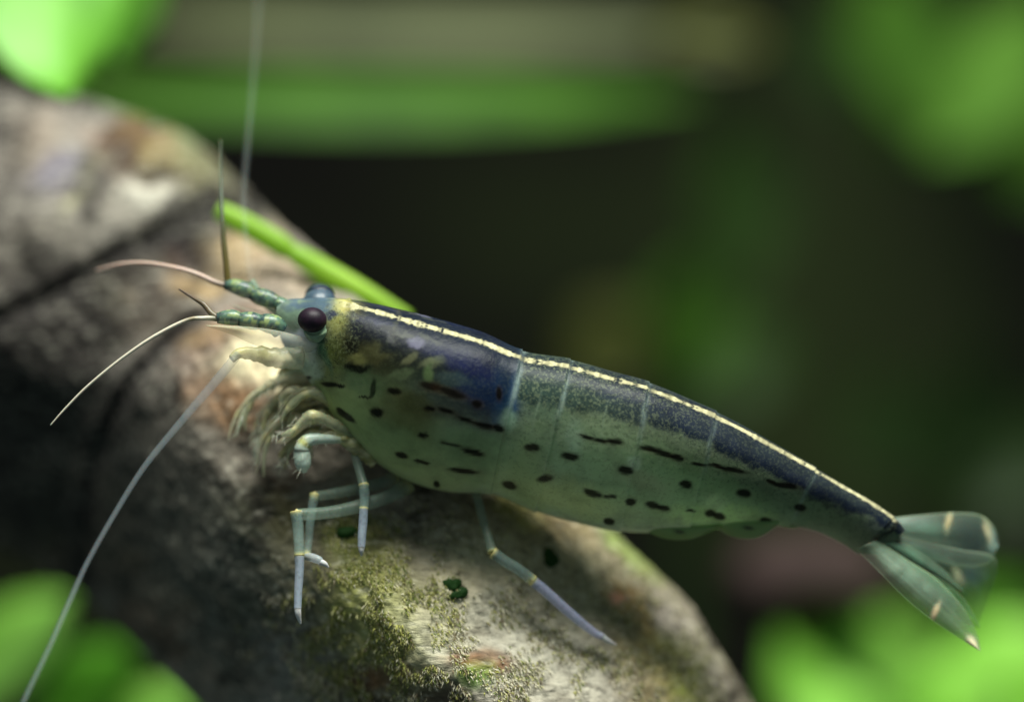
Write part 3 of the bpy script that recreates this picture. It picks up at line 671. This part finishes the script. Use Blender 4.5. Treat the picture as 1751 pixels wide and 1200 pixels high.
# mouthparts, claw legs
def limb(name, ctrl, base, a, bands=(), n=60, ns=14, parent=None, flat=1.0, lump=0.0, mott=None):
    f0 = bandcol(base, a, bands)
    def f(u, A, px, py):
        c = f0(u, A, px, py)
        for k, (cc, op) in enumerate(mott or ()):
            c[..., :3] = mixc(c[..., :3], cc, sstep(.48, .62, fbm(px/10+k*7, py/10+np.cos(A)*1.2, 13+k*5, 3))*op)
        return c
    return tube(name, ctrl, M_limb, parent or shrimp, f, n, ns, flat, lump)
MOT = (((232, 224, 186), .8), ((140, 140, 80), .6), ((90, 84, 56), .5))
CREAM = (208, 202, 168); JT = (222, 214, 160)
MOUTH = [
    ('mouthpart', [(545, 648, 10, 11), (500, 646, 20, 9), (458, 660, 28, 7), (428, 684, 34, 6), (412, 716, 36, 4.5), (406, 745, 34, 1.2)], (178, 188, 158), .5),
    ('mouthpart', [(552, 655, 40, 12), (512, 656, 54, 11), (478, 676, 60, 9), (452, 700, 62, 7), (440, 735, 60, 4), (438, 752, 58, 1.2)], (150, 160, 120), .55),
    ('mouthpart', [(570, 690, 8, 15), (548, 674, 0, 16), (522, 670, -6, 13), (500, 684, -8, 10), (484, 702, -8, 7), (478, 716, -8, 2)], CREAM, .75),
    ('mouthpart', [(560, 668, 30, 12), (530, 646, 34, 13), (500, 640, 36, 10), (474, 648, 36, 7), (452, 662, 36, 2)], (222, 212, 178), .8),
    ('mouthpart', [(575, 700, 36, 12), (545, 690, 44, 13), (515, 700, 48, 11), (492, 722, 48, 8), (474, 738, 48, 3)], (190, 182, 130), .7),
    ('claw_leg', [(602, 744, 4, 10), (578, 730, -6, 13), (550, 716, -14, 15), (526, 712, -18, 15), (508, 720, -18, 12), (494, 734, -18, 9), (478, 742, -16, 6), (466, 744, -14, 2)], (206, 194, 180), .8),
    ('claw_leg', [(588, 728, 50, 11), (556, 704, 46, 13), (522, 694, 44, 12), (492, 704, 44, 10), (468, 718, 42, 8), (450, 738, 40, 6), (440, 765, 38, 5), (437, 795, 38, 2)], (176, 182, 158), .5),
    ('claw_leg', [(612, 752, 0, 7), (585, 750, -12, 8), (552, 750, -20, 9), (528, 752, -24, 11), (517, 764, -24, 13.5), (517, 782, -23, 15), (519, 798, -22, 12), (521, 808, -22, 3)], (168, 184, 172), .55),
    ('claw_leg', [(625, 765, 50, 8), (596, 745, 44, 10), (562, 734, 38, 11), (532, 740, 34, 10), (506, 756, 32, 7), (488, 778, 30, 5), (484, 800, 30, 2)], (190, 184, 130), .6),
]
for nm, ct, cc, a in MOUTH:
    jx, jy = rng.normal(0, 6, len(ct)), rng.normal(0, 6, len(ct)); chela = cc == (168, 184, 172)
    ct = [(q[0]+jx[i]*(not chela), q[1]+jy[i]*(not chela), q[2]+(0 if chela else 26), q[3]*(1.0 if chela else rng.uniform(.85, 1.4))) for i, q in enumerate(ct)]
    bd = [(.3, .05, JT, .9), (.62, .05, JT, .9)]
    if ct[0][0] == 612: bd = [(.12, .05, JT, .9), (.50, .05, (190, 190, 120), .9), (.62, .025, (20, 22, 16), 1)]
    limb(nm, ct, tuple(min(245, q*1.16) for q in cc), min(.92, a+.15), bd, 60, 16, None, 1.0, .42 if cc != (168, 184, 172) else .1, MOT if a > .52 and cc != (168, 184, 172) else None)
limb('claw_leg', [(640, 790, 10, 11), (612, 768, -4, 12), (590, 752, -10, 11), (570, 742, -14, 8), (552, 744, -16, 5)], (198, 192, 130), .7, ((.35, .1, JT, .95),), 40, 14, None, 1.0, .3, MOT)
for k in range(16):
    nm, ct, cc, a = MOUTH[k % len(MOUTH)]; ox, oy, od = rng.normal(0, 14), rng.normal(0, 12), rng.normal(0, 18); sp = rng.uniform(-.25, .25)
    ct = [(q[0]+ox*i/len(ct), q[1]+oy*i/len(ct)+sp*i*14, q[2]+od+16, q[3]*rng.uniform(.4, .9)) for i, q in enumerate(ct)]
    limb('mouthpart', ct, (216, 208, 176) if k % 2 else (184, 188, 150), .5, ((.4, .05, JT, .9), (.7, .04, JT, .9)), 50, 10, None, 1.0, .2)
# bristles on the mouthparts and claws
def bristles():
    n = 420; pick = rng.integers(0, len(MOUTH), n); base = []
    for k in pick:
        c = catmull(MOUTH[k][1], 60)[int(rng.integers(15, 58))]; base.append(c)
    b = np.array(base); p0 = P(b[:, 0], b[:, 1]+b[:, 3]*rng.uniform(-.9, .9, n), b[:, 2]-b[:, 3]*.4)
    dv = np.stack([rng.normal(-.55, .5, n), rng.normal(-.2, .4, n), rng.normal(-.6, .5, n)], -1); dv /= np.linalg.norm(dv, axis=1)[:, None]
    ln = rng.uniform(7, 22, n)[:, None]*S; sv = np.cross(dv, [0, 1, 0]); sv /= np.linalg.norm(sv, axis=1)[:, None]; wd = rng.uniform(.5, 1.1, n)[:, None]*S
    m = p0+dv*ln*.55; t = p0+dv*ln+np.array([0, 0, -1])*ln*.15
    V = np.stack([p0-sv*wd, p0+sv*wd, m+sv*wd*.8, m-sv*wd*.8, t+sv*wd*.2, t-sv*wd*.2], 1); k = np.arange(n)[:, None]*6
    col = np.repeat(lin([(214, 212, 190)])*rng.uniform(.5, 1.1, n)[:, None], 6, 0)
    o = mesh('bristles', V.reshape(-1, 3), np.concatenate([k+np.array([[0, 1, 2, 3]]), k+np.array([[3, 2, 4, 5]])]), M_feeler, shrimp, np.hstack([col, np.full((len(col), 1), .7)]), smooth=False)
    o['kind'] = 'stuff'
bristles()

# walking legs: thigh, joints, shin and toe
LEG = (136, 156, 140); JOINT = (196, 188, 124); SHIN = (168, 180, 196)
THIN = lambda c: [(q[0], q[1], q[2], q[3]*.86) for q in c]
def walking_leg(thigh, shin1, shin2, toe, a=.32, shin=SHIN):
    thigh, shin1, shin2, toe = THIN(thigh), THIN(shin1), THIN(shin2), THIN(toe)
    t = limb('walking_leg', thigh, LEG, a, ((1.0, .035, JOINT, .9), (.03, .05, (150, 150, 100), .6)))
    limb('knee', shin1, (140, 164, 158), a, ((.0, .08, JOINT, .9), (1.0, .08, JOINT, .9)), parent=t)
    limb('shin', shin2, shin, .5, ((.0, .035, JOINT, .9),), parent=t)
    limb('toe', toe, (206, 206, 206), .9, parent=t, n=20)
    return t
walking_leg([(700, 828, 26, 17), (665, 848, 6, 14), (610, 866, -14, 13), (560, 876, -32, 12), (520, 879, -48, 12), (506, 879, -52, 11)],
            [(506, 874, -52, 12.5), (509, 895, -56, 11.5), (511, 925, -62, 10.5), (512, 950, -66, 10.5)],
            [(512, 948, -66, 10), (512, 975, -70, 9), (510, 1010, -74, 8.2), (509, 1040, -78, 7.5)],
            [(509, 1038, -78, 7), (510, 1050, -78, 6), (514, 1066, -74, 2)])
walking_leg([(680, 815, 46, 14), (650, 826, 36, 13), (600, 838, 18, 11), (555, 846, 0, 10), (538, 848, -6, 10)],
            [(538, 844, -6, 10), (532, 880, -18, 9), (528, 920, -30, 8.5), (524, 950, -42, 8.5)],
            [(522, 950, -42, 8), (534, 953, -48, 8.5), (545, 957, -54, 8), (550, 962, -56, 6)],
            [(548, 960, -56, 6.5), (556, 964, -56, 5), (562, 970, -54, 1.5)], .26, (178, 186, 190))
walking_leg([(604, 760, 6, 10), (609, 785, -6, 9), (616, 810, -18, 9), (622, 830, -28, 10)],
            [(622, 828, -28, 10.5), (623, 842, -34, 10.5), (623, 858, -38, 9.5), (622, 870, -42, 9)],
            [(622, 868, -42, 9), (621, 890, -46, 9), (619, 915, -50, 8.5), (618, 935, -52, 7.5)],
            [(618, 934, -52, 7), (618, 942, -52, 5), (618, 950, -48, 1.5)], .3)
walking_leg([(806, 815, 36, 12), (814, 842, 26, 9), (824, 880, 8, 9), (834, 915, -8, 9), (842, 944, -20, 10)],
            [(842, 944, -20, 12), (862, 958, -18, 11), (888, 974, -14, 11), (912, 992, -8, 11)],
            [(910, 992, -8, 11), (935, 1012, -2, 10.5), (975, 1048, 8, 10), (1012, 1078, 18, 8), (1030, 1088, 22, 7)],
            [(1026, 1086, 22, 7), (1040, 1095, 28, 5), (1054, 1102, 36, 1.5)], .32, (176, 180, 210))

# swimmerets: leaf-shaped flaps under the abdomen
def flapcol(u, v, x, y):
    c = rgba((122, 154, 92), .72, u.shape); c[..., :3] = mixc(c[..., :3], (30, 44, 22), blob(x, y, x.mean()+8, y.mean()+10, 10, 4, 10, .5)*.8); return c
for (x0, y0, x1, y1, dep, d0) in [(900, 852, 990, 886, 10, 30), (985, 872, 1075, 902, 12, 34), (1075, 880, 1235, 902, 34, 20), (1200, 874, 1345, 890, 42, 24), (1300, 872, 1400, 886, 26, 30)]:
    top = [(x0, y0), ((x0+x1)/2, (y0+y1)/2-6), (x1, y1-4)]
    bot = [(x0, y0+2), (x0+(x1-x0)*.3, (y0+y1)/2+dep*.75), (x0+(x1-x0)*.65, (y0+y1)/2+dep*.9), (x1, y1-2)]
    ruled('swimmeret', top, bot, M_feeler, shrimp, lambda u, v, d0=d0: d0+10*v, 5, flapcol, 40, 18, 12)

# tail fan
TB = (102, 122, 106)
def fan(marks, base=TB, a=.30):
    def f(u, v, x, y):
        c = rgba(base, a, u.shape)
        n = fbm(x/18, y/18, 3, 3); ray = fbm(v*26, u*2.5, 19, 2)
        c[..., :3] *= ((.55+.5*n)*(.55+.9*ray))[..., None]; c[..., 3] *= (.6+.8*ray)*.6
        for mx, my, rx, ry, ang, cc, op, al in marks:
            m = (blob(x+8*(n-.5), y, mx, my, rx, ry, ang, .8)*op*(.6+.8*n))[..., None].clip(0, 1)
            c = c*(1-m)+np.append(lin(cc), al)*m
        ed = np.clip(np.exp(-(v/.035)**2)+np.exp(-((1-v)/.035)**2), 0, 1)*.6; c[..., :3] = mixc(c[..., :3], (160, 180, 140), ed); c[..., 3] = np.clip(c[..., 3]+.25*ed, 0, 1)
        return c
    return f
ruled('tail_fin', [(1515, 886), (1570, 880), (1630, 876), (1675, 880), (1700, 902), (1707, 930)], [(1500, 925), (1560, 944), (1610, 960), (1655, 968), (1690, 962), (1707, 934)],
      M_feeler, shrimp, lambda u, v: 48+50*u-20*v, 4,
      fan([(1622, 892, 5, 18, 12, (200, 182, 130), .8, .8), (1660, 922, 36, 36, 0, (36, 50, 50), .85, .6), (1690, 908, 6, 20, -14, (200, 190, 150), .7, .8), (1703, 925, 10, 34, 0, (140, 170, 160), .6, .5), (1575, 900, 40, 14, 10, (90, 130, 110), .5, .6)]), 70, 36, 6)
ruled('tail_fin', [(1505, 905), (1570, 922), (1640, 938), (1698, 950), (1702, 985), (1676, 1062)], [(1488, 938), (1545, 972), (1600, 1004), (1640, 1034), (1660, 1052), (1673, 1067)],
      M_feeler, shrimp, lambda u, v: 36+35*u-10*v, 4,
      fan([(1640, 985, 7, 15, -30, (190, 190, 146), .7, .8), (1664, 985, 20, 16, 0, (50, 66, 84), .7, .5), (1560, 940, 60, 10, 20, (40, 86, 60), .6, .6)], a=.25), 60, 28, 6)
ruled('telson', [(1512, 908), (1560, 935), (1610, 970), (1648, 1010)], [(1496, 932), (1540, 962), (1595, 992), (1646, 1014)],
      M_feeler, shrimp, lambda u, v: 22+20*u, 5, fan([(1560, 950, 70, 8, 32, (58, 104, 78), .5, .8)], (96, 116, 98), .26), 50, 18, 12)
ruled('tail_fin', [(1500, 922), (1545, 952), (1600, 988), (1645, 1035), (1670, 1080), (1677, 1110)], [(1464, 938), (1500, 974), (1545, 1020), (1590, 1057), (1640, 1090), (1676, 1113)],
      M_feeler, shrimp, lambda u, v: 14-6*np.exp(-u*6)+6*u-26*v*np.clip(u*4, .2, 1), 5,
      fan([(1600, 1045, 5, 16, 22, (216, 190, 150), .85, .9), (1630, 1068, 26, 16, 35, (84, 104, 80), .6, .7), (1664, 1098, 14, 8, 50, (216, 206, 170), .8, .95), (1560, 985, 70, 16, 38, (140, 170, 146), .5, .7), (1590, 985, 50, 9, 42, (50, 100, 62), .5, .7)], (112, 130, 108), .3), 70, 30, 10)
ruled('tail_fin', [(1560, 965), (1610, 990), (1650, 1025), (1676, 1070)], [(1540, 985), (1590, 1020), (1640, 1060), (1676, 1075)],
      M_feeler, shrimp, lambda u, v: 20+16*u, 4, fan([], (96, 136, 96), .3), 40, 18, 8)

# ---------------------------------------------------------------- plants
def leaf(parent, base, tip, width, d0, d1, mat, tilt=150, bend=0.0, name='leaf', shape=1.0, thick=8):
    """pointed oval leaf from base to tip (pixels); tilt leans its lower edge towards the camera"""
    b, t = np.array(base, float), np.array(tip, float); ax = t-b; ln = np.hypot(*ax); nx = np.array([-ax[1], ax[0]])/ln
    us = np.linspace(0, 1, 9); mid = [b+ax*u+nx*bend*math.sin(math.pi*u) for u in us]
    wp = [width*max(.04, math.sin(math.pi*min(1, max(0, u**shape)))**.7) for u in us]
    ea = [tuple(m-nx*w) for m, w in zip(mid, wp)]; eb = [tuple(m+nx*w) for m, w in zip(mid, wp)]
    sg = 1 if nx[1] > 0 else -1
    return ruled(name, ea, eb, mat, parent, lambda u, v: d0+(d1-d0)*u-sg*tilt*(v-.5)+.25*tilt*np.abs(v-.5), thick, None, 30, 14, 0)
def stem(parent, pts, mat, name='stem'):
    return tube(name, pts, mat, parent, None, 40, 12)
def plant(label, cat='plant', group=None, name='aquarium_plant'):
    return empty(name, (0, 0, 0), label, cat, group)

# lime stalk lying behind the log
p = plant('bright lime green jointed stalk lying along the top edge of the driftwood', 'plant stalk', name='plant_stalk')
tube('stalk_joint', [(372, 358, 330, 14), (400, 374, 330, 19), (440, 396, 330, 20), (480, 420, 330, 20), (499, 432, 330, 15)], M_lime, p, None, 40, 16, .7)
tube('stalk_joint', [(496, 430, 330, 14), (514, 440, 328, 19), (560, 467, 326, 21), (620, 500, 324, 19), (700, 545, 322, 12)], M_lime, p, None, 40, 16, .7)
# top left leaf
p = plant('rounded glossy green leaf overhanging the upper end of the driftwood')
leaf(p, (40, -180), (125, 165), 135, 900, 760, M_leaf_bright, 160)
leaf(p, (190, -170), (215, 110), 80, 1300, 1200, M_leaf_mid, 120)
stem(p, [(40, -180, 900, 12), (40, -320, 950, 14), (30, -480, 1000, 14)], M_stem_grey)
# long olive strap leaf across the top, its browned tip
p = plant('long grey-olive strap leaf stretched level across the dark background')
leaf(p, (150, 40), (1270, 60), 38, 2900, 2700, M_stem_grey, 140, 6)
leaf(p, (1120, 56), (1310, 74), 36, 2690, 2690, M_leaf_olive, 120, 0, 'leaf_tip')
# green strap leaf below it
p = plant('long green strap leaf below the grey-olive one')
leaf(p, (60, 166), (1200, 170), 46, 2300, 2200, M_leaf_strap, 160, 8)
# right top plant
p = plant('leafy green plant with a bright leaf in the upper background')
leaf(p, (1580, 260), (1800, 0), 85, 3000, 2900, M_leaf_green, 260, 10)
leaf(p, (1640, 240), (1480, -60), 90, 3400, 3300, M_leaf_low, 220)
leaf(p, (1500, 250), (1700, 150), 80, 3500, 3400, M_leaf_low, 240)
leaf(p, (1720, 330), (1870, 130), 100, 3300, 3200, M_leaf_low, 220)
leaf(p, (1480, 180), (1400, 20), 70, 3600, 3600, M_leaf_dim, 220)
stem(p, [(1580, 260, 3000, 18), (1640, 250, 3300, 18), (1680, 420, 3500, 20), (1720, 700, 3600, 20)], M_leaf_dim)
# dim plants in the middle distance
p = plant('dim dark green plant with upright leaves behind the shrimp\'s back')
leaf(p, (1230, 520), (1270, 190), 80, 3700, 3700, M_leaf_dim, 180, 20)
leaf(p, (1160, 660), (1190, 440), 75, 3200, 3200, M_leaf_low, 240)
leaf(p, (1100, 660), (980, 540), 90, 3400, 3300, M_leaf_olive, 220)
leaf(p, (1180, 660), (1350, 580), 70, 3500, 3500, M_leaf_dim, 220)
stem(p, [(1160, 640, 3400, 20), (1165, 800, 3420, 22), (1170, 1000, 3440, 22), (1175, 1500, 3460, 22)], M_leaf_dim)
p = plant('shadowy green plant in the background beyond the tail fan')
leaf(p, (1620, 840), (1700, 600), 90, 3700, 3700, M_leaf_dim, 200)
leaf(p, (1640, 880), (1840, 720), 90, 3600, 3600, M_leaf_dim, 200)
leaf(p, (1590, 830), (1450, 650), 70, 3900, 3900, M_leaf_dim, 180)
stem(p, [(1620, 840, 3700, 22), (1640, 1000, 3720, 22), (1650, 1400, 3750, 22)], M_leaf_dim)
# bright plant bottom right
p = plant('bright lime green leafy plant below the tail fan')
leaf(p, (1520, 1270), (1330, 1080), 95, 2300, 2200, M_leaf_lime, 320)
leaf(p, (1560, 1260), (1470, 1040), 85, 2500, 2400, M_leaf_lime, 280)
leaf(p, (1600, 1260), (1820, 1080), 110, 2100, 2000, M_leaf_lime, 360)
leaf(p, (1560, 1290), (1710, 1150), 100, 1900, 1800, M_leaf_lime, 360)
leaf(p, (1640, 1150), (1760, 1000), 75, 2600, 2550, M_leaf_mid, 260)
leaf(p, (1480, 1310), (1360, 1200), 90, 2000, 1900, M_leaf_lime, 300)
stem(p, [(1640, 1150, 2580, 16), (1570, 1260, 2300, 18), (1560, 1340, 2250, 20), (1570, 1600, 2250, 22)], M_leaf_mid)
# lump of wood in the dark behind the belly
def lump():
    nu, nv = 30, 40; u = np.linspace(0.02, math.pi-.02, nu)[:, None]; v = np.linspace(0, 2*math.pi, nv, endpoint=False)[None]
    k = 1+.25*(fbm(u*2+0*v, 3*np.cos(v)+0*u, 8, 3)-.5)
    x = 1390+150*np.cos(u)*k; y = 990+85*np.sin(u)*np.cos(v)*k; d = 2300+160*np.sin(u)*np.sin(v)*k
    o = mesh('wood_piece', P(x, y, d), grid_faces(nu, nv, True), M_algae, None, np.ones((nu*nv, 3))*lin((74, 58, 56)))
    o['label'] = 'mauve-brown lump of wood in the dark below the shrimp\'s belly'; o['category'] = 'wood'
lump()
# leaves bottom left
p = plant('bright green leaves below the dark underside of the driftwood')
leaf(p, (-130, 1210), (120, 1020), 70, 1700, 1500, M_leaf_lime, 200)
leaf(p, (60, 1240), (230, 1110), 70, 1700, 1500, M_leaf_bright, 200)
leaf(p, (160, 1330), (330, 1180), 76, 1600, 1450, M_leaf_lime, 200)
stem(p, [(-130, 1210, 1700, 10), (60, 1260, 1680, 12), (160, 1340, 1620, 12), (150, 1600, 1640, 12)], M_leaf_mid)
